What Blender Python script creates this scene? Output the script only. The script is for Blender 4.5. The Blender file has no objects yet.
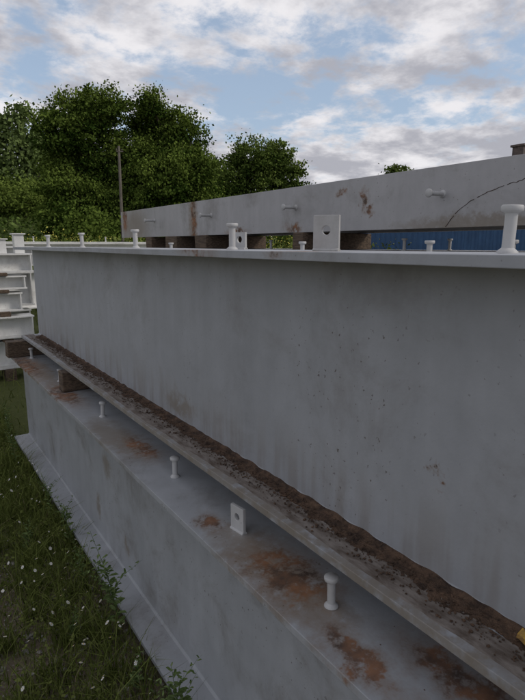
import bpy, bmesh, math, random
import numpy as np
from mathutils import Vector, Matrix, noise as mnoise
random.seed(7); rng=np.random.default_rng(7)
scene=bpy.context.scene
C=1.62   # camera height above ground
# ------------------------------------------------------------ node helpers
class NT:
    def __init__(s,tree): s.t=tree; s.n=tree.nodes; s.l=tree.links
    def new(s,typ,**k):
        nd=s.n.new(typ)
        for a,b in k.items(): setattr(nd,a,b)
        return nd
    def link(s,a,b): s.l.new(a,b)
    def put(s,inp,v):
        if isinstance(v,bpy.types.NodeSocket): s.l.new(v,inp)
        else: inp.default_value=v
    def math(s,op,a,b=0.0,c=None,clamp=False):
        nd=s.new('ShaderNodeMath',operation=op,use_clamp=clamp)
        s.put(nd.inputs[0],a); s.put(nd.inputs[1],b)
        if c is not None: s.put(nd.inputs[2],c)
        return nd.outputs[0]
    def vmath(s,op,a,b=(0,0,0)):
        nd=s.new('ShaderNodeVectorMath',operation=op)
        s.put(nd.inputs[0],a); s.put(nd.inputs[1],b)
        return nd.outputs['Value'] if op in('DISTANCE','LENGTH') else nd.outputs[0]
    def noise(s,vec,scale,detail=5,rough=.55,dist=0.0):
        nd=s.new('ShaderNodeTexNoise'); s.put(nd.inputs['Vector'],vec)
        nd.inputs['Scale'].default_value=scale; nd.inputs['Detail'].default_value=detail
        nd.inputs['Roughness'].default_value=rough; nd.inputs['Distortion'].default_value=dist
        return nd.outputs['Fac']
    def sstep(s,v,a,b,o0=0.0,o1=1.0):
        nd=s.new('ShaderNodeMapRange',interpolation_type='SMOOTHSTEP')
        s.put(nd.inputs[0],v); nd.inputs[1].default_value=a; nd.inputs[2].default_value=b
        nd.inputs[3].default_value=o0; nd.inputs[4].default_value=o1
        return nd.outputs[0]
    def mix(s,f,a,b,mode='MIX'):
        nd=s.new('ShaderNodeMix',data_type='RGBA',blend_type=mode)
        s.put(nd.inputs[0],f)
        s.put(nd.inputs[6],a if isinstance(a,bpy.types.NodeSocket) else (*a,1))
        s.put(nd.inputs[7],b if isinstance(b,bpy.types.NodeSocket) else (*b,1))
        return nd.outputs[2]
    def gray(s,v):
        nd=s.new('ShaderNodeCombineColor')
        for i in range(3): s.put(nd.inputs[i],v)
        return nd.outputs[0]
def newmat(name):
    m=bpy.data.materials.new(name); m.use_nodes=True
    t=NT(m.node_tree); b=m.node_tree.nodes['Principled BSDF']
    return m,t,b
def steel(name,base,rust=.3,patches=(),stains=(),dirt=0.0,rough=.52,stain_c=(.20,.155,.10),spk=.45,grime_z=None):
    m,t,b=newmat(name)
    pos=t.new('ShaderNodeNewGeometry').outputs['Position']
    n1=t.noise(pos,1.3,5,.62); n2=t.noise(pos,11,4,.65)
    st=t.noise(t.vmath('MULTIPLY',pos,(14,14,1.2)),1.0,3,.6)
    v=t.math('ADD',t.math('MULTIPLY',n1,.46),t.math('ADD',t.math('MULTIPLY',n2,.28),t.math('MULTIPLY',st,.24)))
    v=t.math('ADD',v,.51)
    col=t.mix(1.0,(base),t.gray(v),'MULTIPLY')
    big=t.noise(pos,2.8,7,.70,.3)
    g=t.sstep(big,.48,.72)
    col=t.mix(t.math('MULTIPLY',g,.38+dirt*.5),col,(.15,.13,.105))
    if grime_z is not None:
        sz_=t.new('ShaderNodeSeparateXYZ'); t.link(pos,sz_.inputs[0])
        gz=t.math('MULTIPLY',t.sstep(sz_.outputs[2],grime_z+.22,grime_z),t.sstep(st,.42,.62))
        col=t.mix(t.math('MULTIPLY',gz,.38),col,(.17,.135,.095))
    sp=t.sstep(t.noise(pos,75,2,.6),.67,.72)
    spm=t.math('MULTIPLY',sp,t.sstep(n1,spk,spk+.15))
    col=t.mix(t.math('MULTIPLY',spm,.75),col,(.085,.06,.042))
    rm=t.sstep(big,.76-rust*.16,.81-rust*.16)
    wn=t.new('ShaderNodeTexNoise'); t.link(pos,wn.inputs['Vector']); wn.inputs['Scale'].default_value=16; wn.inputs['Detail'].default_value=4; wn.inputs['Roughness'].default_value=.7
    off=t.vmath('MULTIPLY',t.vmath('SUBTRACT',wn.outputs['Color'],(.5,.5,.5)),(.16,.16,.16))
    wp=t.vmath('ADD',pos,off)
    ragged=t.sstep(t.noise(pos,26,5,.72),.36,.52)
    pm_=None; halo=None
    for (x,y,z,sx,sy,sz) in patches:
        d=t.vmath('LENGTH',t.vmath('MULTIPLY',t.vmath('SUBTRACT',wp,(x,y,z)),(1/sx,1/sy,1/sz)))
        pm_=d if pm_ is None else t.math('MINIMUM',pm_,d)
    for (x,y,z,sx,sy,sz) in stains:
        d=t.vmath('LENGTH',t.vmath('MULTIPLY',t.vmath('SUBTRACT',wp,(x,y,z)),(1/sx,1/sy,1/sz)))
        halo=d if halo is None else t.math('MINIMUM',halo,d)
    if halo is not None:
        col=t.mix(t.math('MULTIPLY',t.sstep(halo,1.1,.3),.6),col,stain_c)
    if pm_ is not None:
        col=t.mix(t.math('MULTIPLY',t.sstep(pm_,1.9,.6),.5),col,(.22,.135,.075))
        rm=t.math('MAXIMUM',rm,t.math('MULTIPLY',t.sstep(pm_,1.1,.55),ragged))
    rc=t.mix(t.sstep(n2,.32,.68),(.045,.024,.016),(.29,.125,.05))
    col=t.mix(t.math('MULTIPLY',rm,.82),col,rc)
    t.link(col,b.inputs['Base Color'])
    t.put(b.inputs['Roughness'],t.math('ADD',t.math('MULTIPLY',rm,.3),t.math('ADD',t.math('MULTIPLY',n2,.25),rough-.1)))
    bp=t.new('ShaderNodeBump'); bp.inputs['Strength'].default_value=.25; bp.inputs['Distance'].default_value=.004
    hh=t.math('ADD',t.math('MULTIPLY',t.noise(pos,110,2,.6),.4),t.math('MULTIPLY',t.noise(pos,4,1),1.3))
    t.link(hh,bp.inputs['Height']); t.link(bp.outputs[0],b.inputs['Normal'])
    return m
def simple(name,c1,c2,scale=10,rough=.8,bump=.3,stretch=(1,1,1),dist=.01):
    m,t,b=newmat(name)
    pos=t.new('ShaderNodeNewGeometry').outputs['Position']
    p=t.vmath('MULTIPLY',pos,stretch)
    n=t.noise(p,scale,5,.65,.2)
    t.link(t.mix(t.sstep(n,.3,.7),c1,c2),b.inputs['Base Color'])
    b.inputs['Roughness'].default_value=rough
    bp=t.new('ShaderNodeBump'); bp.inputs['Strength'].default_value=bump; bp.inputs['Distance'].default_value=dist
    t.link(t.noise(p,scale*3,3,.7),bp.inputs['Height']); t.link(bp.outputs[0],b.inputs['Normal'])
    return m
def leafmat(name,dark,light,trans=0.0):
    m,t,b=newmat(name)
    at=t.new('ShaderNodeAttribute',attribute_name='tint')
    col=t.mix(at.outputs['Fac'],dark,light)
    df=t.new('ShaderNodeBsdfDiffuse'); t.link(col,df.inputs[0])
    o_=m.node_tree.nodes['Material Output'].inputs[0]
    if trans:
        tr=t.new('ShaderNodeBsdfTranslucent'); t.link(col,tr.inputs[0])
        mx=t.new('ShaderNodeMixShader'); mx.inputs[0].default_value=trans
        t.link(df.outputs[0],mx.inputs[1]); t.link(tr.outputs[0],mx.inputs[2]); t.link(mx.outputs[0],o_)
    else: t.link(df.outputs[0],o_)
    m.node_tree.nodes.remove(b)
    return m
# ------------------------------------------------------------ mesh helpers
def empty(name,loc=(0,0,0)):
    e=bpy.data.objects.new(name,None); e.location=loc; e.empty_display_size=.2
    scene.collection.objects.link(e); return e
def obj(name,bm_or_me,mat=None,parent=None,smooth=False,bevel=0):
    if isinstance(bm_or_me,bmesh.types.BMesh):
        me=bpy.data.meshes.new(name); bmesh.ops.recalc_face_normals(bm_or_me,faces=bm_or_me.faces); bm_or_me.to_mesh(me); bm_or_me.free()
    else: me=bm_or_me
    o=bpy.data.objects.new(name,me); scene.collection.objects.link(o)
    if mat: me.materials.append(mat)
    if smooth: me.polygons.foreach_set('use_smooth',[True]*len(me.polygons))
    if bevel:
        md=o.modifiers.new('b','BEVEL'); md.width=bevel; md.segments=2; md.limit_method='ANGLE'
    if parent: o.parent=parent
    return o
def add_box(bm,x0,x1,y0,y1,z0,z1,jit=0):
    vs=[bm.verts.new((x+random.uniform(-jit,jit),y+random.uniform(-jit,jit),z+random.uniform(-jit,jit))) for x in(x0,x1) for y in(y0,y1) for z in(z0,z1)]
    for f in((0,1,3,2),(4,6,7,5),(0,4,5,1),(2,3,7,6),(0,2,6,4),(1,5,7,3)): bm.faces.new([vs[i] for i in f])
def box(name,x0,x1,y0,y1,z0,z1,mat,parent=None,bevel=.003,jit=0):
    bm=bmesh.new(); add_box(bm,x0,x1,y0,y1,z0,z1,jit); return obj(name,bm,mat,parent,bevel=bevel)
def add_cyl(bm,p0,p1,r0,r1,seg=16,caps=True):
    p0=Vector(p0);p1=Vector(p1); d=(p1-p0).normalized()
    a=d.orthogonal().normalized(); b=d.cross(a)
    r=[[bm.verts.new(p+(a*math.cos(2*math.pi*i/seg)+b*math.sin(2*math.pi*i/seg))*rr) for i in range(seg)] for p,rr in((p0,r0),(p1,r1))]
    for i in range(seg):
        j=(i+1)%seg; bm.faces.new((r[0][i],r[0][j],r[1][j],r[1][i]))
    if caps: bm.faces.new(r[0][::-1]); bm.faces.new(r[1])
def lathe(bm,base,axis,prof,seg=20):
    base=Vector(base); d=Vector(axis).normalized(); a=d.orthogonal().normalized(); b=d.cross(a)
    rings=[[bm.verts.new(base+d*h+(a*math.cos(2*math.pi*i/seg)+b*math.sin(2*math.pi*i/seg))*r) for i in range(seg)] for r,h in prof]
    for k in range(len(rings)-1):
        for i in range(seg):
            j=(i+1)%seg; bm.faces.new((rings[k][i],rings[k][j],rings[k+1][j],rings[k+1][i]))
    bm.faces.new(rings[0][::-1]); bm.faces.new(rings[-1])
def stud(name,base,axis,mat,parent,h=.075,r=.0098):
    bm=bmesh.new()
    prof=[(r*1.75,0),(r*1.7,.003),(r*1.25,.007),(r,.009),(r,h-.013),(r*1.66,h-.0105),(r*1.78,h-.008),(r*1.78,h-.002),(r*1.6,h)]
    lathe(bm,base,axis,prof); o=obj(name,bm,mat,parent)
    o.data.polygons.foreach_set('use_smooth',[True]*len(o.data.polygons))
    md=o.modifiers.new('e','EDGE_SPLIT'); md.split_angle=math.radians(50)
    return o
def lug(name,x,y,z,mat,parent,w=.062,h=.078,t=.010,ang=0,hole=.011):
    bm=bmesh.new(); seg=24
    hc=h*.58
    outer=[]
    for i in range(seg):
        a=2*math.pi*(i+.5)/seg; dx,dz=math.cos(a),math.sin(a)
        sc=min((w/2)/abs(dx) if abs(dx)>1e-6 else 9,((h-hc) if dz>0 else hc)/abs(dz) if abs(dz)>1e-6 else 9)
        outer.append((dx*sc,hc+dz*sc))
    for cx,cz in((w/2,h),(-w/2,h),(w/2,0),(-w/2,0)):
        k=min(range(seg),key=lambda i:(outer[i][0]-cx)**2+(outer[i][1]-cz)**2); outer[k]=(cx,cz)
    inner=[(hole*math.cos(2*math.pi*(i+.5)/seg),hc+hole*math.sin(2*math.pi*(i+.5)/seg)) for i in range(seg)]
    R={}
    for s in(0,1):
        tt=(-t/2,t/2)[s]
        R[s]=([bm.verts.new((tt,p,q)) for p,q in outer],[bm.verts.new((tt,p,q)) for p,q in inner])
    for i in range(seg):
        j=(i+1)%seg
        for s in(0,1): bm.faces.new((R[s][0][i],R[s][0][j],R[s][1][j],R[s][1][i]))
        bm.faces.new((R[0][0][i],R[0][0][j],R[1][0][j],R[1][0][i]))
        bm.faces.new((R[0][1][i],R[0][1][j],R[1][1][j],R[1][1][i]))
    add_cyl(bm,(-t/2,-w/2,.001),(-t/2,w/2,.001),.005,.005,8); add_cyl(bm,(t/2,-w/2,.001),(t/2,w/2,.001),.005,.005,8)
    M=Matrix.Translation((x,y,z))@Matrix.Rotation(ang,4,'Z'); bm.transform(M)
    return obj(name,bm,mat,parent,bevel=.001)
def ibeam(bm,xc,y0,y1,ztop,h,hw,tf=.02,tw=.012,axis='Y',side=False,n=24,wob=.0):
    f=.008
    zt=h; P=[(-hw,0),(hw,0),(hw,tf),(tw/2+f,tf),(tw/2,tf+f),(tw/2,zt-tf-f),(tw/2+f,zt-tf),(hw,zt-tf),(hw,zt),(-hw,zt),(-hw,zt-tf),(-tw/2-f,zt-tf),(-tw/2,zt-tf-f),(-tw/2,tf+f),(-tw/2-f,tf),(-hw,tf)]
    rings=[]
    for k in range(n+1):
        y=y0+(y1-y0)*k/n; ring=[]
        for a,b in P:
            wx=wob*math.sin(y*2.1+b*3)+wob*.5*math.sin(y*5.3+1)
            if side: p=(xc+b,y,ztop-hw+a)
            else: p=(xc+a+wx,y,ztop-h+b+wx*.4)
            if axis=='X': p=(p[1],p[0],p[2])
            ring.append(bm.verts.new(p))
        rings.append(ring)
    N=len(P)
    for k in range(n):
        for i in range(N):
            j=(i+1)%N; bm.faces.new((rings[k][i],rings[k][j],rings[k+1][j],rings[k+1][i]))
    bm.faces.new(rings[0][::-1]); bm.faces.new(rings[-1])
def quads_mesh(name,V,tint=None,k=4):
    n=len(V)//k; me=bpy.data.meshes.new(name)
    me.vertices.add(len(V)); me.vertices.foreach_set('co',V.astype(np.float32).ravel())
    me.loops.add(n*k); me.loops.foreach_set('vertex_index',np.arange(n*k,dtype=np.int32))
    me.polygons.add(n); me.polygons.foreach_set('loop_start',np.arange(0,n*k,k,dtype=np.int32))
    me.update(calc_edges=True)
    if tint is not None:
        a=me.attributes.new('tint','FLOAT','POINT'); a.data.foreach_set('value',np.repeat(tint,k).astype(np.float32))
    return me
def leafquads(P,size,flat=.0):
    n=len(P); a=rng.normal(size=(n,3)); a[:,2]*=(1-flat); a/=np.linalg.norm(a,axis=1)[:,None]
    b=rng.normal(size=(n,3)); b=np.cross(a,b); b/=np.linalg.norm(b,axis=1)[:,None]
    s=size[:,None]
    return np.stack([P-a*s,P-b*s*.7,P+a*s,P+b*s*.7],1).reshape(-1,3)
# ------------------------------------------------------------ materials
M_up=steel('gray_primer_paint',(.375,.39,.415),rust=.10,spk=.42,grime_z=C-.67,
  patches=[(.868,.633,C-.47,.02,.008,.012),(.80,1.0,C-.016,.06,.05,.02),(.76,1.42,C-.016,.05,.10,.03)],
  stains=[(.868,1.84,C-.63,.05,.16,.06),(.735,1.5,C-.70,.05,3.4,.035)])
M_low=steel('gray_paint_weathered',(.375,.39,.41),rust=.22,
  patches=[(.735,.97,C-.83,.095,.15,.03),(.69,.66,C-.83,.04,.11,.03),(.75,2.0,C-.83,.05,.14,.03),(.70,1.30,C-.83,.035,.06,.03),(.82,.5,C-.83,.05,.14,.03),(.66,3.9,C-.83,.08,.4,.03),(.70,3.0,C-.83,.06,.25,.03)],
  stains=[(.755,2.48,C-1.08,.08,.08,.08),(.755,2.24,C-1.40,.08,.05,.06),(.755,2.66,C-1.38,.08,.05,.09),(.72,1.0,C-.83,.12,.4,.05),(.70,2.2,C-.83,.12,.4,.05),(.70,3.7,C-.83,.12,.9,.05)],dirt=.35)
M_back=steel('light_gray_paint',(.41,.405,.41),rust=.2,
  patches=[(2.4,4.68,C+.24,.1,.05,.25),(2.4,2.41,C+.27,.1,.02,.05),(2.4,2.6,C+.33,.1,.035,.02),(2.4,2.36,C+.2,.1,.03,.02),(2.4,3.1,C+.12,.1,.08,.02),(2.4,6.55,C+.3,.1,.08,.15),(2.4,3.9,C+.11,.1,.15,.02)],
  stains=[(2.4,4.7,C+.25,.15,.12,.4),(2.4,1.6,C+.1,.15,.7,.06),(2.4,6.2,C+.2,.15,.5,.3)],dirt=.15)
M_white=steel('white_paint_steel',(.72,.72,.70),rust=.12)
M_stud=steel('stud_painted',(.50,.50,.495),rust=.16)
M_wood=simple('weathered_timber',(.055,.038,.026),(.17,.12,.08),7,.85,.6,(6,1,14),.006)
M_dirt=simple('dirt_debris',(.040,.024,.016),(.145,.088,.055),32,.95,.9,(1,1,1),.01)
# ------------------------------------------------------------ front stack
E=empty('steel_i_beam',(0,0,0))
bm=bmesh.new(); ibeam(bm,.870,-3,4.4,C-.014,.696,.137,.020,.012,n=60,wob=.0012); obj('beam_body',bm,M_up,E,bevel=.0015)
for i,y in enumerate([-.40,.52,1.43,2.24,3.05,3.86]):
    o=stud('shear_stud_%d'%i,(.865,y,C-.014),(random.uniform(-.03,.03),random.uniform(-.03,.03),1),M_stud,E,h=.080,r=.0102)
lug('lifting_lug_1',.862,.985,C-.014,M_stud,E,w=.066,h=.084,ang=math.radians(28))
lug('lifting_lug_2',.95,1.52,C-.014,M_stud,E,w=.05,h=.055,ang=math.radians(20))
E2=empty('steel_i_beam.001',(0,0,0))
bm=bmesh.new(); ibeam(bm,.755,-3,4.55,C-.83,.735,.120,.020,.012,n=60,wob=.0012); obj('beam_body',bm,M_low,E2,bevel=.0015)
for i,y in enumerate([-.85,-.02,.81,1.66,2.49,3.32,4.15]):
    stud('shear_stud_%d'%i,(.750,y,C-.83),(random.uniform(-.05,.05),random.uniform(-.04,.04),1),M_stud,E2,h=.076)
lug('lifting_lug',.745,1.215,C-.83,M_stud,E2,w=.058,h=.078,ang=math.radians(8))
def strip(name,x0,x1,y0,y1,z,mat,amp,parent,n=900,freq=6,hmax=.02,seed=0,m=9,root=0):
    bm=bmesh.new(); rows=[]
    for k in range(n+1):
        y=y0+(y1-y0)*k/n
        w=mnoise.fractal(Vector((y*freq,seed,0)),1,2,6)
        w2=mnoise.noise(Vector((y*3,seed+8,0)))
        xl=x0+amp*w
        row=[]
        for j in range(m):
            t=j/(m-1); x=xl+(x1-xl)*t
            hh=hmax*(.25+.75*t)*(.35+1.3*abs(mnoise.fractal(Vector((y*55,x*80,seed)),1,2,4)))*(.75+.5*w2)
            if root and t>.82: hh=max(hh,root*(.75+.6*mnoise.noise(Vector((y*20,seed,3)))) if t>.95 else root*.6)
            if j==0: hh=-.002
            row.append(bm.verts.new((x,y,z+max(hh,-.002))))
        rows.append(row)
    for k in range(n):
        for j in range(m-1): bm.faces.new((rows[k][j],rows[k][j+1],rows[k+1][j+1],rows[k+1][j]))
    return obj(name,bm,mat,parent,smooth=False)
zf=C-.690
D=empty('dirt_debris_pile',(0,0,0))
strip('soil_layer',.803,.8665,-1.5,4.30,zf,M_dirt,.034,D,n=1600,freq=8,hmax=.0062,root=.012)
dm=simple('dust_rust_film',(.10,.075,.058),(.26,.23,.205),14,.9,.35,(3,1,1),.003)
strip('dust_film',.740,.82,-1.5,4.39,zf+.0006,dm,.006,D,n=400,hmax=.0008,seed=9,m=5)
def crumbs(name,N,fx,fy,fz,smin,smax,mat,parent):
    bm=bmesh.new(); t0=bmesh.new(); bmesh.ops.create_icosphere(t0,subdivisions=1,radius=1)
    t0.verts.ensure_lookup_table(); vc=[v.co.copy() for v in t0.verts]; fc=[[v.index for v in f.verts] for f in t0.faces]; t0.free()
    for i in range(N):
        s=random.uniform(smin,smax)*random.choice((.6,.8,1,1.3))
        M=Matrix.Translation((fx(),fy(),fz()+s*.3))@Matrix.Rotation(random.uniform(0,6),4,'Z')@Matrix.Diagonal((s,s*random.uniform(.5,1.5),s*random.uniform(.4,.8),1))
        vs=[bm.verts.new(M@(c*random.uniform(.75,1.25))) for c in vc]
        for f in fc: bm.faces.new([vs[q] for q in f])
    return obj(name,bm,mat,parent)
crumbs('soil_crumbs',3800,lambda:random.triangular(.760,.864,.815),lambda:random.uniform(-.2,4.2),lambda:zf+.002,.0008,.0034,M_dirt,D)
crumbs('crumbs_lower',60,lambda:random.uniform(.64,.86),lambda:random.uniform(-.2,4.4),lambda:C-.83,.0006,.002,M_dirt,D)
T=empty('timber_packing',(0,0,0))
for i,(y,x0,x1,w) in enumerate([(4.28,.60,1.02,.10),(3.08,.70,.98,.09),(-1.4,.60,1.02,.1)]):
    box('packer_%d'%i,x0,x1,y-w/2,y+w/2,C-.829,C-.711,M_wood,T,.006,.003)
for i,y in enumerate([4.2,2.6,.6,-1.5]):
    box('sleeper_%d'%i,.66,1.5,y-.07,y+.07,-.03,.054,M_wood,T,.008,.003)
lm,t,b=newmat('dry_yellow_leaf'); pos=t.new('ShaderNodeNewGeometry').outputs['Position']
t.link(t.mix(t.sstep(t.noise(pos,90,4),.4,.65),(.60,.37,.06),(.30,.17,.05)),b.inputs['Base Color']); b.inputs['Roughness'].default_value=.6
bm=bmesh.new(); 
# leaf lies on the dirt near the camera end
cx,cy,cz=.835,.405,zf+.012
pts=[(-.020,0),(-.013,.008),(0,.012),(.011,.009),(.024,0),(.012,-.009),(0,-.011),(-.013,-.008)]
cv=bm.verts.new((cx,cy,cz-.001)); ring=[bm.verts.new((cx+p*.8-q*.5,cy+q*1.0+p*.6,cz+.004*math.sin(i*1.9))) for i,(p,q) in enumerate(pts)]
for i in range(8): bm.faces.new((cv,ring[i],ring[(i+1)%8]))
add_cyl(bm,ring[0].co.copy(),ring[0].co+Vector((-.014,-.008,.004)),.0007,.0005,5)
obj('fallen_leaf',bm,lm)
# ------------------------------------------------------------ middle row, back stack
E3=empty('steel_i_beam.002'); bm=bmesh.new(); ibeam(bm,1.55,-3,5.0,C-.07,.70,.14); obj('beam_body',bm,M_low,E3,bevel=.0015)
for i,y in enumerate([.9,1.2,1.9,3.3]): stud('shear_stud_%d'%i,(1.52,y,C-.07),(0,0,1),M_stud,E3,h=.085)
E4=empty('steel_i_beam.003'); bm=bmesh.new(); ibeam(bm,1.5,-3,4.8,C-.86,.72,.14); obj('beam_body',bm,M_low,E4,bevel=.0015)
box('packer_3',1.36,1.69,3.9,4.0,C-.859,C-.771,M_wood,T); box('packer_4',1.36,1.69,-1.5,-1.4,C-.859,C-.771,M_wood,T)
XB=2.4; zb0=C+.088; zb1=C+.405
E5=empty('steel_i_beam.004'); bm=bmesh.new(); hwb=(zb1-zb0)/2
ibeam(bm,XB,-3,6.68,zb1,.62,hwb,.022,.012,side=True,n=20); obj('beam_body',bm,M_back,E5,bevel=.002)
for i,y in enumerate([.6,1.83,3.08,4.33,5.62]):
    stud('shear_stud_%d'%i,(XB,y,C+.262),(-1,random.uniform(-.05,.05),random.uniform(-.02,.05)),M_stud,E5,h=.12,r=.012)
bm=bmesh.new(); pth=[(1.80,.092),(1.76,.14),(1.71,.19),(1.64,.225),(1.56,.255),(1.47,.278),(1.39,.294),(1.25,.325),(1.05,.37),(.9,.404)]
fine_=[]
for a,b_ in zip(pth[:-1],pth[1:]):
    for s in range(6): 
        f=s/6; fine_.append((a[0]+(b_[0]-a[0])*f+random.uniform(-.003,.003),a[1]+(b_[1]-a[1])*f+random.uniform(-.003,.003)))
for k_,(a,b_) in enumerate(zip(fine_[:-1],fine_[1:])):
    if k_%11==7: continue
    r_=random.uniform(.0012,.0022); add_cyl(bm,(XB-.0005,a[0],C+a[1]),(XB-.0005,b_[0],C+b_[1]),r_,r_,5,False)
obj('rust_crack',bm,simple('crack_rust',(.03,.022,.018),(.10,.06,.04),20),E5)
for i,(x,z) in enumerate([(2.42,-.035),(2.86,-.035)]):
    Ek=empty('steel_i_beam.%03d'%(5+i)); bm=bmesh.new(); ibeam(bm,x+.13,-3,6.6,C+z,.74,.14); obj('beam_body',bm,M_back,Ek,bevel=.0015)
    for j,y in enumerate([1.1,2.2,3.6]): stud('shear_stud_%d'%j,(x+.13,y,C+z),(0,0,1),M_stud,Ek,h=.075)
    Ek=empty('steel_i_beam.%03d'%(7+i)); bm=bmesh.new(); ibeam(bm,x+.13,-3,6.5,C-.86,.72,.14); obj('beam_body',bm,M_low,Ek,bevel=.0015)
for i,(y,w) in enumerate([(5.75,.16),(5.15,.28),(4.5,.22),(3.02,.12),(-1,.1)]):
    box('packer_b%d'%i,2.37,3.05,y-w/2,y+w/2,C-.034,zb0-.001,M_wood,T,.006,.003)
for i,y in enumerate([6.0,2.0,-2]):
    box('packer_c%d'%i,2.38,3.15,y-.06,y+.06,C-.859,C-.776,M_wood,T,.006,.003); box('sleeper_b%d'%i,2.3,3.25,y-.08,y+.08,-.03,.039,M_wood,T,.006,.003)
    box('sleeper_c%d'%i,1.52,1.8,y-.08,y+.08,-.03,.039,M_wood,T,.006,.003) if y<5 else None
# ------------------------------------------------------------ far-left stacks of white beams
def white_beam(k,xa,xb,yc,ztop,h,hw,rot=0,studs=()):
    e=empty('white_steel_beam' if k==0 else 'white_steel_beam.%03d'%k)
    bm=bmesh.new(); ibeam(bm,yc,xa,xb,ztop,h,hw,.018,.012,axis='X',n=4); obj('beam_body',bm,M_white,e,bevel=.002)
    for i,x in enumerate(studs): stud('shear_stud_%d'%i,(x,yc,ztop),(0,0,1),M_stud,e,h=.10,r=.012)
    for x in (xa+.01,xb-.03):
        box('end_plate',x,x+.015,yc-hw*.98,yc+hw*.98,ztop-h+.018,ztop-.018,M_white,e,.001)
k=0
WB=[(-5,1.35,7.0,C-.10,.22,.13,(.7,)),(-5,1.55,7.9,C-.02,.26,.13,(1.2,)),(-5,1.26,7.02,C-.36,.16,.15,()),(-5,1.20,7.0,C-.56,.22,.13,()),(-5,1.30,6.95,C-.84,.26,.14,()),(-5,1.24,7.03,C-1.14,.34,.16,()),
      (-5,1.5,7.9,C-.36,.45,.15,()),(-5,1.45,7.9,C-.87,.62,.15,()),
      (1.0,5.2,11.0,C+.06,.35,.15,(2.2,3.6)),(1.0,5.0,11.0,C-.5,.6,.15,()),(1.2,4.6,9.3,C+.03,.30,.14,(2.1,)),(1.2,4.6,9.3,C-.42,.6,.14,())]
for (xa,xb,yc,zt,h,hw,sts) in WB: white_beam(k,xa,xb,yc,zt,h,hw,0,sts); k+=1
PK=[(7.0,C-.359,C-.321),(7.0,C-.559,C-.521),(7.0,C-.839,C-.781),(7.0,C-1.139,C-1.101),(7.0,-.02,C-1.481),(7.9,C-.359,C-.281),(7.9,C-.869,C-.811),(7.9,-.02,C-1.491),(11,C-.499,C-.291),(11,-.02,C-1.101),(9.3,C-.419,C-.271),(9.3,-.02,C-1.021)]
for i,(yc,z0,z1) in enumerate(PK):
    for j,x in enumerate([-2.6,.93] if yc<9 else [1.5,4.0]):
        box('packer_w%d_%d'%(i,j),x,x+.12,yc-.17,yc+.15,z0,z1,M_wood,T,.006,.002)
bx=empty('white_steel_bracket')
for i,(x,y) in enumerate([(1.02,7.0),(1.22,7.0)]):
    box('post_%d'%i,x-.05,x+.06,y-.06,y+.06,C-.099,C+.06+.06*i,M_white,bx,.004); box('cap_%d'%i,x-.07,x+.08,y-.08,y+.08,C+.061+.06*i,C+.075+.06*i,M_white,bx,.003)
# ------------------------------------------------------------ ground / terrain
def terr(x,y):
    h=0
    d=(y-36)/22.0; d=max(0,min(1,d)); d=d*d*(3-2*d)
    e=max(0,min(1,(24-x)/12.0)); e=e*e*(3-2*e)
    h+=5.0*d*e*(1+.25*mnoise.noise(Vector((x*.12,y*.12,7))))
    r=math.hypot(x,y)
    if r>14: h+=.5*mnoise.noise(Vector((x*.05,y*.05,0)))*min(1,(r-14)/20)
    near=max(0,1-r/12)
    h+=.02*mnoise.noise(Vector((x*1.3,y*1.3,2)))*near
    return h
def axis_pts(lo,hi,core0,core1,step):
    a=list(np.arange(core0,core1,step)); s=step; x=core1
    while x<hi: a.append(x); s*=1.16; x+=s
    a.append(hi); s=step; x=core0-step
    while x>lo: a.insert(0,x); s*=1.16; x-=s
    a.insert(0,lo); return a
xs=axis_pts(-700,900,-3,6,.25); ys=axis_pts(-500,1200,-2,12,.25)
V=[];F=[]
for y in ys:
    for x in xs: V.append((x,y,terr(x,y)))
W=len(xs)
for j in range(len(ys)-1):
    for i in range(W-1): F.append((j*W+i,j*W+i+1,(j+1)*W+i+1,(j+1)*W+i))
me=bpy.data.meshes.new('ground'); me.from_pydata(V,[],F); me.update()
gm,t,b=newmat('ground_soil_grass')
pos=t.new('ShaderNodeNewGeometry').outputs['Position']
soil=t.mix(t.noise(pos,30,6,.7),(.06,.047,.034),(.27,.22,.165))
peb=t.sstep(t.noise(pos,55,1,.5),.60,.66)
soil=t.mix(t.math('MULTIPLY',peb,.6),soil,(.32,.29,.26))
grs=t.mix(t.noise(pos,12,5,.7),(.045,.058,.017),(.14,.155,.05))
lawn=t.mix(t.noise(pos,.35,6,.75),(.05,.075,.018),(.13,.165,.05))
sep=t.new('ShaderNodeSeparateXYZ'); t.link(pos,sep.inputs[0])
gf=t.sstep(t.math('ADD',t.noise(pos,1.6,5,.65),t.sstep(sep.outputs[1],1.8,4.5,-.03,.25)),.44,.60)
c=t.mix(gf,soil,grs); c=t.mix(t.sstep(sep.outputs[1],12,22),c,lawn)
t.link(c,b.inputs['Base Color']); b.inputs['Roughness'].default_value=.95; b.inputs['Specular IOR Level'].default_value=.2
bp=t.new('ShaderNodeBump'); bp.inputs['Strength'].default_value=.8; bp.inputs['Distance'].default_value=.02
t.link(t.noise(pos,25,5,.75),bp.inputs['Height']); t.link(bp.outputs[0],b.inputs['Normal'])
obj('ground',me,gm,smooth=True)
st_m=simple('gravel_stones',(.15,.14,.125),(.40,.38,.35),40,.9,.3)
crumbs('gravel',1800,lambda:random.uniform(-1.2,.66),lambda:random.triangular(.6,6,1.8),lambda:.0,.003,.013,st_m,None)
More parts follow.
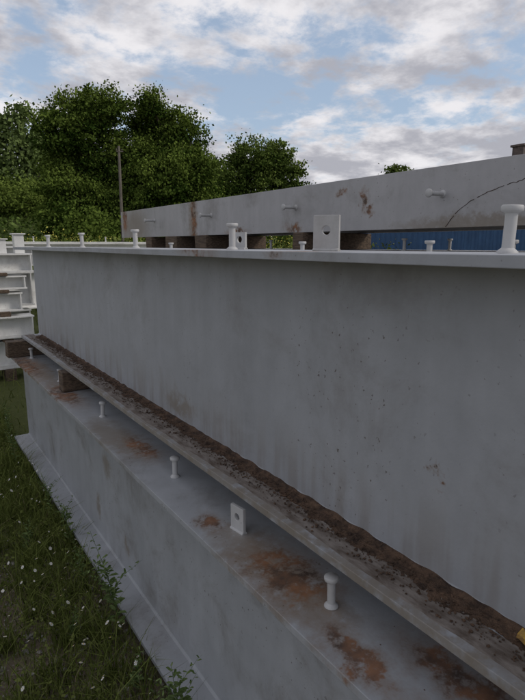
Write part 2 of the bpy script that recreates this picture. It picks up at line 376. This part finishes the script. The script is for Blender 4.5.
# ------------------------------------------------------------ grass
def blades(N,x0,x1,y0,y1,hmin,hmax,w,dens,ysk=1.0,centers=None,sp=.03):
    if centers is None:
        X=rng.uniform(x0,x1,N); Y=y0+(y1-y0)*rng.uniform(0,1,N)**ysk
        keep=np.array([dens(x,y)>random.random() for x,y in zip(X,Y)]); X=X[keep];Y=Y[keep]; n=len(X)
    else:
        idx=rng.integers(0,len(centers),N); X=centers[idx,0]+rng.normal(0,sp,N); Y=centers[idx,1]+rng.normal(0,sp,N); n=N
        X=np.where(Y<4.6,np.minimum(X,.635),X)
    H=rng.uniform(hmin,hmax,n)*rng.choice([.5,.8,1,1.3],n); A=rng.uniform(0,2*np.pi,n); lean=rng.uniform(.1,.9,n)*H; Wd=w*rng.uniform(.6,1.4,n)
    Z=np.array([terr(x,y) for x,y in zip(X,Y)])-.004
    dx,dy=np.cos(A),np.sin(A); B=rng.uniform(0,2*np.pi,n); lx,ly=np.cos(B)*lean,np.sin(B)*lean
    def P(s,tz,wf): return np.stack([X+dx*s*Wd*wf+lx*tz**2,Y+dy*s*Wd*wf+ly*tz**2,Z+H*(tz-.25*tz*tz)],1)
    q1=np.stack([P(-1,0,1),P(1,0,1),P(1,.5,.8),P(-1,.5,.8)],1); q2=np.stack([P(-1,.5,.8),P(1,.5,.8),P(1,1,.08),P(-1,1,.08)],1)
    V=np.concatenate([q1,q2],1).reshape(-1,3); tint=np.repeat(rng.uniform(0,1,n)**1.2,2)
    return V,tint
def dn(x,y):
    if x>.62 and y<4.6: return 0
    v=mnoise.fractal(Vector((x*2.2,y*2.2,5)),1,2,4)+ (y-2.3)*.22
    edge=.55*max(0,1-abs(x-.6)/.2)
    return min(1,max(.10,.42+v*1.6+edge))
gmat=leafmat('grass_blades',(.075,.10,.022),(.25,.29,.085),.25)
dry=leafmat('dry_grass_blades',(.18,.145,.08),(.40,.34,.21),.2)
a1=blades(60000,-1.0,.66,.6,7,.02,.10,.0020,dn,1.0); a2=blades(16000,-5,6,4.6,16,.05,.22,.004,lambda x,y:.7)
a3=blades(5500,.35,.64,.9,4.6,.06,.19,.002,lambda x,y:.6)
tc=np.array([(random.uniform(-.3,.62),random.uniform(1.2,6)) for _ in range(180)])
a4=blades(14000,0,0,0,0,.09,.23,.0019,None,centers=tc,sp=.03)
obj('grass',quads_mesh('grass',np.concatenate([a1[0],a2[0],a3[0],a4[0]]),np.concatenate([a1[1],a2[1],a3[1],a4[1]])),gmat)
a5=blades(9000,-1.0,.64,.8,6,.03,.17,.0012,lambda x,y:.6)
obj('dry_grass',quads_mesh('dry_grass',a5[0],a5[1]),dry)
n=38000; X=rng.uniform(-1.0,.63,n); Y=rng.uniform(.8,6.5,n); keep=np.array([dn(x,y)>random.random() for x,y in zip(X,Y)]); X=X[keep];Y=Y[keep]
P=np.stack([X,Y,rng.uniform(.008,.08,len(X))],1)
obj('ground_weeds',quads_mesh('ground_weeds',leafquads(P,rng.uniform(.004,.012,len(X)),.6),rng.uniform(0,1,len(X))),gmat)
wm,t,b=newmat('daisy_petals'); b.inputs['Base Color'].default_value=(.8,.8,.76,1)
ym,t,b=newmat('daisy_centre'); b.inputs['Base Color'].default_value=(.7,.45,.04,1)
bm=bmesh.new()
cl=[(random.uniform(.05,.55),random.uniform(1.6,4.6)) for _ in range(18)]
for i in range(230):
    c_=random.choice(cl); x=min(.62,random.gauss(c_[0],.12)); y=random.gauss(c_[1],.22); h=random.uniform(.06,.18); r=random.uniform(.003,.0068)
    add_cyl(bm,(x,y,0),(x,y,h),.0007,.0005,4,False)
    tx,ty=random.uniform(-.9,.9),random.uniform(-.9,.9)
    for p in range(8):
        a=p*math.pi/4
        pts=[(0,0),(r*math.cos(a-.3),r*math.sin(a-.3)),(r*1.15*math.cos(a),r*1.15*math.sin(a)),(r*math.cos(a+.3),r*math.sin(a+.3))]
        f=bm.faces.new([bm.verts.new((x+u,y+v,h+u*tx+v*ty)) for u,v in pts]); f.material_index=1
    f0=[bm.verts.new((x+r*.35*math.cos(a),y+r*.35*math.sin(a),h+.0012)) for a in np.linspace(0,2*math.pi,7)[:-1]]
    f=bm.faces.new(f0); f.material_index=2
o=obj('daisy_flowers',bm,gmat); o.data.materials.append(wm); o.data.materials.append(ym)
wmat=leafmat('weed_leaves',(.10,.15,.05),(.25,.33,.13),.25)
def weed(name,x,y,h,lx,ly,L=.05,nl=26,br=3):
    bm=bmesh.new(); tint=bm.verts.layers.float.new('tint')
    def stem(p0,d,h,r,nl,L):
        cur=Vector(p0); seg=10
        for i in range(seg):
            t=(i+1)/seg; nx=Vector(p0)+Vector((d[0]*t*t,d[1]*t*t,h*t))+Vector((random.uniform(-1,1),random.uniform(-1,1),0))*.003
            add_cyl(bm,cur,nx,r*(1-.8*i/seg),r*(1-.8*(i+1)/seg),5,False); cur=nx
        for i in range(nl):
            t=.12+.88*i/nl; p=Vector(p0)+Vector((d[0]*t*t,d[1]*t*t,h*t)); a=i*2.4+random.uniform(-.3,.3)
            l=L*(1.1-.75*t)*random.uniform(.7,1.2); w=l*.16
            o=Vector((math.cos(a),math.sin(a),random.uniform(.1,.8))).normalized(); sd=Vector((-math.sin(a),math.cos(a),0))
            pts=[p,p+o*l*.35+sd*w,p+o*l*.75+sd*w*.7,p+o*l-Vector((0,0,l*.25)),p+o*l*.75-sd*w*.7,p+o*l*.35-sd*w]
            vs=[bm.verts.new(q) for q in pts]; tv=random.random()
            for v in vs: v[tint]=tv
            bm.faces.new(vs)
    stem((x,y,0),(lx,ly),h,.0028,nl,L)
    for b_ in range(br):
        t=random.uniform(.2,.6); a=random.uniform(0,6.28)
        stem((x+lx*t*t,y+ly*t*t,h*t),(math.cos(a)*h*.3,math.sin(a)*h*.3),h*.4,.0014,nl//2,L*.7)
    return obj(name,bm,wmat)
weed('weed_plant',.60,1.95,.42,-.05,.16,.06,36,5)
weed('weed_plant.001',.60,1.35,.30,-.02,.02,.06,30,5)
weed('weed_plant.002',.57,2.35,.26,-.03,.02,.04,24,3)
weed('weed_plant.003',.59,3.1,.30,-.03,.02,.04,24,3)
weed('weed_plant.004',.55,4.0,.34,-.03,.02,.05,24,3)
weed('weed_plant.005',.30,3.4,.2,-.03,.02,.04,24,3)
weed('weed_plant.006',.55,1.62,.17,.03,.02,.04,20,3)
weed('weed_plant.007',.42,2.0,.16,.03,.02,.04,20,3)
weed('weed_plant.008',.40,2.8,.2,.03,.02,.045,22,4)
weed('weed_plant.009',.62,4.65,.38,-.05,.02,.05,26,4)
weed('weed_plant.010',.61,2.75,.30,-.05,.04,.05,26,3)
# ------------------------------------------------------------ tall background weeds
n=2600; cx=rng.uniform(1.0,16,n); cy=rng.uniform(12.5,24,n); hh=rng.uniform(.7,1.95,n)
P=[];tt=[];S=[]
for k in range(16):
    f=rng.uniform(0.05,1,n); P.append(np.stack([cx+rng.normal(0,.10,n),cy+rng.normal(0,.10,n),hh*f],1)); tt.append(np.clip(f*.7+rng.uniform(0,.3,n),0,1)); S.append(rng.uniform(.03,.09,n))
P=np.concatenate(P)
obj('weed_thicket',quads_mesh('weed_thicket',leafquads(P,np.concatenate(S)),np.concatenate(tt)),leafmat('thicket_leaves',(.035,.06,.014),(.18,.22,.06)))
m_y,t,b=newmat('yellow_blossom'); b.inputs['Base Color'].default_value=(.50,.46,.07,1)
sel=rng.uniform(0,1,n)<.35; c3=[]
for k in range(8): c3.append(np.stack([cx[sel]+rng.normal(0,.09,sel.sum()),cy[sel]+rng.normal(0,.09,sel.sum()),hh[sel]+rng.normal(0,.06,sel.sum())],1))
c3=np.concatenate(c3); obj('yellow_wildflowers',quads_mesh('yellow_wildflowers',leafquads(c3,rng.uniform(.012,.03,len(c3)))),m_y)
# ------------------------------------------------------------ trees
R=np.array([.825,-.565,0]); Fw=np.array([.565,.825,0])
bark=simple('bark',(.05,.04,.03),(.14,.11,.085),6,.9,.8,(3,3,.6),.03)
def tree(name,x,y,lobes,mat,trunk_r=.28,clumps=900,per=60,ls=.17,depth=1.0,seed=1,sp=.42,zs=1.0,ws=1.0):
    lobes=[(r*ws,z*zs,rad*(.5+.5*zs)) for r,z,rad in lobes]
    rs=np.random.default_rng(seed); e=empty(name,(0,0,0)); z0=terr(x,y)
    base=np.array([x,y,z0]); bm=bmesh.new()
    top=max(l[1] for l in lobes)
    spine=[Vector((x,y,z0-.1))]; N=8
    for i in range(1,N+1):
        t_=i/N; spine.append(Vector((x+.25*math.sin(i*1.3+seed),y+.25*math.cos(i*1.7+seed),z0+top*t_)))
    for i in range(N): add_cyl(bm,spine[i],spine[i+1],trunk_r*(1-.85*i/N)*(1.25 if i==0 else 1),trunk_r*(1-.85*(i+1)/N),10,False)
    cs=[];tin=[]
    vol=np.array([l[2]**2.3 for l in lobes]); vol/=vol.sum()
    lc=[]
    for (r,z,rad) in lobes:
        d=rs.uniform(-1.6,1.6)*depth; lc.append(base+R*r+Fw*d+np.array([0,0,z]))
    for li,(r,z,rad) in enumerate(lobes):
        c=lc[li]
        s=spine[max(1,min(N-1,int(N*max(.15,(z-rad)/top)))) ]
        mid=(s+Vector(c))/2+Vector((0,0,-.3))
        add_cyl(bm,s,mid,trunk_r*.42,trunk_r*.28,7,False); add_cyl(bm,mid,Vector(c),trunk_r*.28,trunk_r*.08,6,False)
        for q in range(6):
            dd=rs.normal(size=3); dd[2]=abs(dd[2])*.7; dd/=np.linalg.norm(dd)
            st_=Vector(np.array(mid)*.5+c*.5); add_cyl(bm,st_,Vector(c+dd*rad*.9),trunk_r*.12,.015,5,False)
        nc=int(clumps*vol[li])
        d=rs.normal(size=(nc,3)); d/=np.linalg.norm(d,axis=1)[:,None]
        rr=rad*(rs.uniform(.25,1,nc)**.5)
        bump=np.array([1+.45*mnoise.fractal(Vector((q[0]*1.9+li*7,q[1]*1.9,q[2]*1.9+seed)),1,2,3) for q in d])
        pc=c+d*(rr*bump)[:,None]*np.array([1,1,.92])
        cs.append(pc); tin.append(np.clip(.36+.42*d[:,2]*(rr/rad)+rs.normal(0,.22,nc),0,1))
    cs=np.concatenate(cs); tin=np.concatenate(tin)
    ok=cs[:,2]>z0+.3; cs=cs[ok]; tin=tin[ok]
    csz=rs.uniform(.5,1.4,len(cs))*sp
    P=np.repeat(cs,per,0)+rs.normal(size=(len(cs)*per,3))*np.repeat(csz,per)[:,None]*np.array([1,1,.55])
    tt=np.clip(np.repeat(tin,per)+rs.normal(0,.10,len(P)),0,1)
    obj('trunk_and_limbs',bm,bark,e,smooth=True)
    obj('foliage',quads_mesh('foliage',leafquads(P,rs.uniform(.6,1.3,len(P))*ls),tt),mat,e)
    return e
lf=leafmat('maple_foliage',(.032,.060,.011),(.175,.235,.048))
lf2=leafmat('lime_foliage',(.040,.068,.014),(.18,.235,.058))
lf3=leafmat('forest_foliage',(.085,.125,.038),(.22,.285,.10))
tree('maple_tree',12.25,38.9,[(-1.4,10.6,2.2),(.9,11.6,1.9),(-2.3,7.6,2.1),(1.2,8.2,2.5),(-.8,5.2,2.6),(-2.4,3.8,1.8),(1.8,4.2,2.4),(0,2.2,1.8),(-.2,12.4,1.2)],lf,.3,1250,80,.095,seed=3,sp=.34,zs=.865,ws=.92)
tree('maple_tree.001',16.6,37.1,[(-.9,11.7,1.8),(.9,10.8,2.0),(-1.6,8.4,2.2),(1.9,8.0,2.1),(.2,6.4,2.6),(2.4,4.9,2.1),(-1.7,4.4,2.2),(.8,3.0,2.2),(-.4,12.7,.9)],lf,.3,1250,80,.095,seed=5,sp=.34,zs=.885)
tree('lime_tree',32.6,48.0,[(-1.2,11.0,2.2),(1.4,11.2,2.1),(-3.0,8.6,1.9),(3.0,8.8,2.0),(0,7.4,3.2),(-2.2,5,2.4),(2.4,5,2.5)],lf2,.3,850,65,.13,seed=8,sp=.40,zs=.93)
tree('lime_tree.001',77.3,68.2,[(-1,14.2,1.8),(1.2,13.8,1.6),(0,11,3),(-2,9,2.5),(2,8,2.5)],lf2,.35,400,40,.2,seed=12,sp=.5)
def forest(name,items,mat,per=34,ls=.24,seed=21):
    rs=np.random.default_rng(seed); bm=bmesh.new(); PS=[];TS=[]
    for (x,y,h,w) in items:
        z0=terr(x,y); add_cyl(bm,(x,y,z0-.2),(x,y,z0+h*.8),.25,.06,7,False)
        tone=rs.uniform(-.2,.2)
        n=int(130*w/4)
        for i in range(n):
            t_=rs.uniform(.12,1); rad=w*math.sin(math.pi*min(1,(1-t_)*.62+.06))*rs.uniform(.5,1.1); a=rs.uniform(0,6.28)
            c=np.array([x+math.cos(a)*rad,y+math.sin(a)*rad,z0+h*t_]); s=rs.uniform(.35,.9)
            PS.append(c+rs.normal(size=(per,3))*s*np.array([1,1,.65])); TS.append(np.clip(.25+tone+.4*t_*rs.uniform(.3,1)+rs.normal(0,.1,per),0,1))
    P=np.concatenate(PS);TT=np.concatenate(TS)
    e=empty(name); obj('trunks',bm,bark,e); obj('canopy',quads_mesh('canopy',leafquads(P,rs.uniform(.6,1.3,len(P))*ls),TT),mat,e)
items=[]
rf=random.Random(4)
for i in range(34):
    x=-18+i*1.3+rf.uniform(-1,1); y=74+rf.uniform(-5,14)
    items.append((x,y,rf.uniform(10,13.0),rf.uniform(2.6,3.8)))
for i in range(22): items.append((20+i*1.1+rf.uniform(-1,1),72+rf.uniform(-6,6),rf.uniform(9,14),rf.uniform(2.4,3.6)))
for i in range(12): items.append((45+i*4+rf.uniform(-1,1),76+rf.uniform(-6,6)-i*2,rf.uniform(5,8),rf.uniform(3,4)))
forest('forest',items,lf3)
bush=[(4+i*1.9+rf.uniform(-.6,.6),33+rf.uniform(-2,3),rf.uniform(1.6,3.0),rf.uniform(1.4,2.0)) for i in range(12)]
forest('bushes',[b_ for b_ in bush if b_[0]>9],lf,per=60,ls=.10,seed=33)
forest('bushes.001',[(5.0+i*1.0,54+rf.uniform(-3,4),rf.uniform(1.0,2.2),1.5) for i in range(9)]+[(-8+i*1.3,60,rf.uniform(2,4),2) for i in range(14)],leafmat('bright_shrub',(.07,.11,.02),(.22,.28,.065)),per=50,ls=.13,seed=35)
n=9000; X=rng.uniform(0,18,n); Y=rng.uniform(34,60,n); Z=np.array([terr(x,y) for x,y in zip(X,Y)]); P=np.stack([X,Y,Z+rng.uniform(0,.35,n)],1)
obj('bank_grass',quads_mesh('bank_grass',leafquads(P,rng.uniform(.08,.22,n)),rng.uniform(0,1,n)),leafmat('bank_grass_blades',(.06,.10,.02),(.18,.25,.07)))
pm=simple('pole_wood',(.10,.085,.07),(.2,.175,.15),5,.9,.4,(4,4,.5))
e=empty('utility_pole'); bm=bmesh.new(); px,py=11.2,31.1
add_cyl(bm,(px,py,-.2),(px+.05,py,7.2),.10,.07,12); obj('pole_shaft',bm,pm,e,smooth=False)
bm=bmesh.new(); add_cyl(bm,(px-.1,py,6.9),(px+.25,py-.15,6.9),.025,.025,6)
for s in(-.1,.22): lathe(bm,(px+s,py-.1*s,6.92),(0,0,1),[(.015,0),(.015,.06),(.03,.07),(.035,.11),(.02,.14)],10)
obj('insulators',bm,pm,e)
# ------------------------------------------------------------ blue building to the right
bl=simple('blue_cladding',(.030,.085,.19),(.04,.11,.24),3,.55,.2)
bb=empty('blue_warehouse')
bx0,by0=15.0,7.0
bm=bmesh.new()
def corr(bm,p0,p1,h,pitch=.25,d=.04):
    p0=Vector(p0);p1=Vector(p1); L=(p1-p0).length; u=(p1-p0)/L; nrm=Vector((-u.y,u.x,0)); n=int(L/pitch); prev=None
    for i in range(n):
        for f,off in((0,0),(.35,0),(.5,d),(.85,d)):
            q=p0+u*(i+f)*pitch+nrm*off; a=bm.verts.new(q); b_=bm.verts.new(q+Vector((0,0,h)))
            if prev: bm.faces.new((prev[0],a,b_,prev[1]))
            prev=(a,b_)
corr(bm,(bx0,by0+12,0),(bx0,by0-12,0),3.1); corr(bm,(bx0,by0+12,0),(bx0+10,by0+12,0),3.1)
obj('corrugated_walls',bm,bl,bb)
bm=bmesh.new()
yA,yB=by0-12.3,by0+12.3
V_=[(bx0-.3,yA,3.1),(bx0+5,yA,3.9),(bx0+10.3,yA,3.1),(bx0-.3,yB,3.1),(bx0+5,yB,3.9),(bx0+10.3,yB,3.1)]
vs=[bm.verts.new(v) for v in V_]; lo=[bm.verts.new((v[0],v[1],v[2]-.12)) for v in V_]
for f in((0,1,4,3),(1,2,5,4)): bm.faces.new([vs[i] for i in f]); bm.faces.new([lo[i] for i in f[::-1]])
for a,b_ in((0,1),(1,2),(2,5),(5,4),(4,3),(3,0)): bm.faces.new((vs[a],vs[b_],lo[b_],lo[a]))
obj('roof',bm,simple('roof_sheet',(.12,.11,.11),(.2,.19,.18),3),bb)
wf=simple('window_frame',(.5,.5,.5),(.6,.6,.6)); gl,t,b=newmat('window_glass'); b.inputs['Base Color'].default_value=(.03,.04,.05,1); b.inputs['Roughness'].default_value=.1
for i in range(3):
    yy=by0-11+i*3.0
    box('window_frame_%d'%i,bx0-.12,bx0-.05,yy,yy+1.3,1.2,2.2,wf,bb,.01); box('window_glass_%d'%i,bx0-.135,bx0-.122,yy+.08,yy+1.22,1.28,2.12,gl,bb,0)
brick=simple('chimney_brick',(.08,.065,.06),(.16,.12,.105),8)
cxx,cyy=bx0+5,11.85
box('chimney',cxx-.2,cxx+.2,cyy-.22,cyy+.22,3.7,5.26,brick,bb,.01); box('chimney_cap',cxx-.26,cxx+.26,cyy-.28,cyy+.28,5.261,5.34,brick,bb,.01)
# ------------------------------------------------------------ camera
cam=bpy.data.cameras.new('camera'); co=bpy.data.objects.new('camera',cam); scene.collection.objects.link(co)
co.location=(0,0,C); co.rotation_euler=(math.radians(90-11.3),0,math.radians(-34.4))
cam.sensor_fit='VERTICAL'; cam.sensor_height=24; cam.lens=18.03; cam.clip_start=.02; cam.clip_end=4000
scene.camera=co
# ------------------------------------------------------------ light
SE=math.radians(36); SA=math.radians(135)
sd=bpy.data.lights.new('sun','SUN'); sd.energy=1.3; sd.angle=math.radians(14); sd.color=(1,.93,.84)
so=bpy.data.objects.new('sun',sd); scene.collection.objects.link(so)
dirv=Vector((math.sin(SA)*math.cos(SE),math.cos(SA)*math.cos(SE),math.sin(SE)))
so.rotation_euler=dirv.to_track_quat('Z','Y').to_euler(); so.location=(0,0,20)
w=bpy.data.worlds.new('World'); scene.world=w; w.use_nodes=True
t=NT(w.node_tree); bg=w.node_tree.nodes['Background']
sky=t.new('ShaderNodeTexSky',sky_type='NISHITA'); sky.sun_disc=False; sky.sun_elevation=SE; sky.sun_rotation=SA; sky.dust_density=1.5
dr=t.new('ShaderNodeTexCoord').outputs['Generated']
sp_=t.new('ShaderNodeSeparateXYZ'); t.link(dr,sp_.inputs[0])
zz=t.math('MAXIMUM',sp_.outputs[2],0.0)
den=t.math('ADD',zz,.22)
cb=t.new('ShaderNodeCombineXYZ'); t.link(t.math('DIVIDE',sp_.outputs[0],den),cb.inputs[0]); t.link(t.math('DIVIDE',sp_.outputs[1],den),cb.inputs[1])
pv=cb.outputs[0]
big=t.noise(pv,.85,2,.5,.2); med=t.noise(pv,3.9,8,.62,.12)
s_=t.math('ADD',t.math('MULTIPLY',big,.46),t.math('MULTIPLY',med,.56))
low=t.math('ADD',t.sstep(zz,.0,.28,.10,0.015),t.sstep(zz,.30,.48,0,.05))
s_=t.math('ADD',s_,low)
mask=t.sstep(s_,.43,.54)
tk=t.math('ADD',t.noise(t.vmath('ADD',pv,(3.1,1.7,0)),2.2,6,.6,.1),t.math('MULTIPLY',s_,.45))
thick=t.sstep(t.math('ADD',tk,t.sstep(zz,.26,.46,0,.06)),.62,.84)
ccol=t.mix(thick,(.84,.82,.84),(.41,.41,.455))
skc=t.mix(1.0,sky.outputs[0],(.125,.125,.125),'MULTIPLY')
skc=t.mix(.45,skc,(.48,.58,.72))
fin=t.mix(t.math('MULTIPLY',mask,.96),skc,ccol)
t.link(fin,bg.inputs['Color']); bg.inputs['Strength'].default_value=1.04
scene.view_settings.view_transform='Standard'; scene.view_settings.look='None'; scene.view_settings.exposure=0
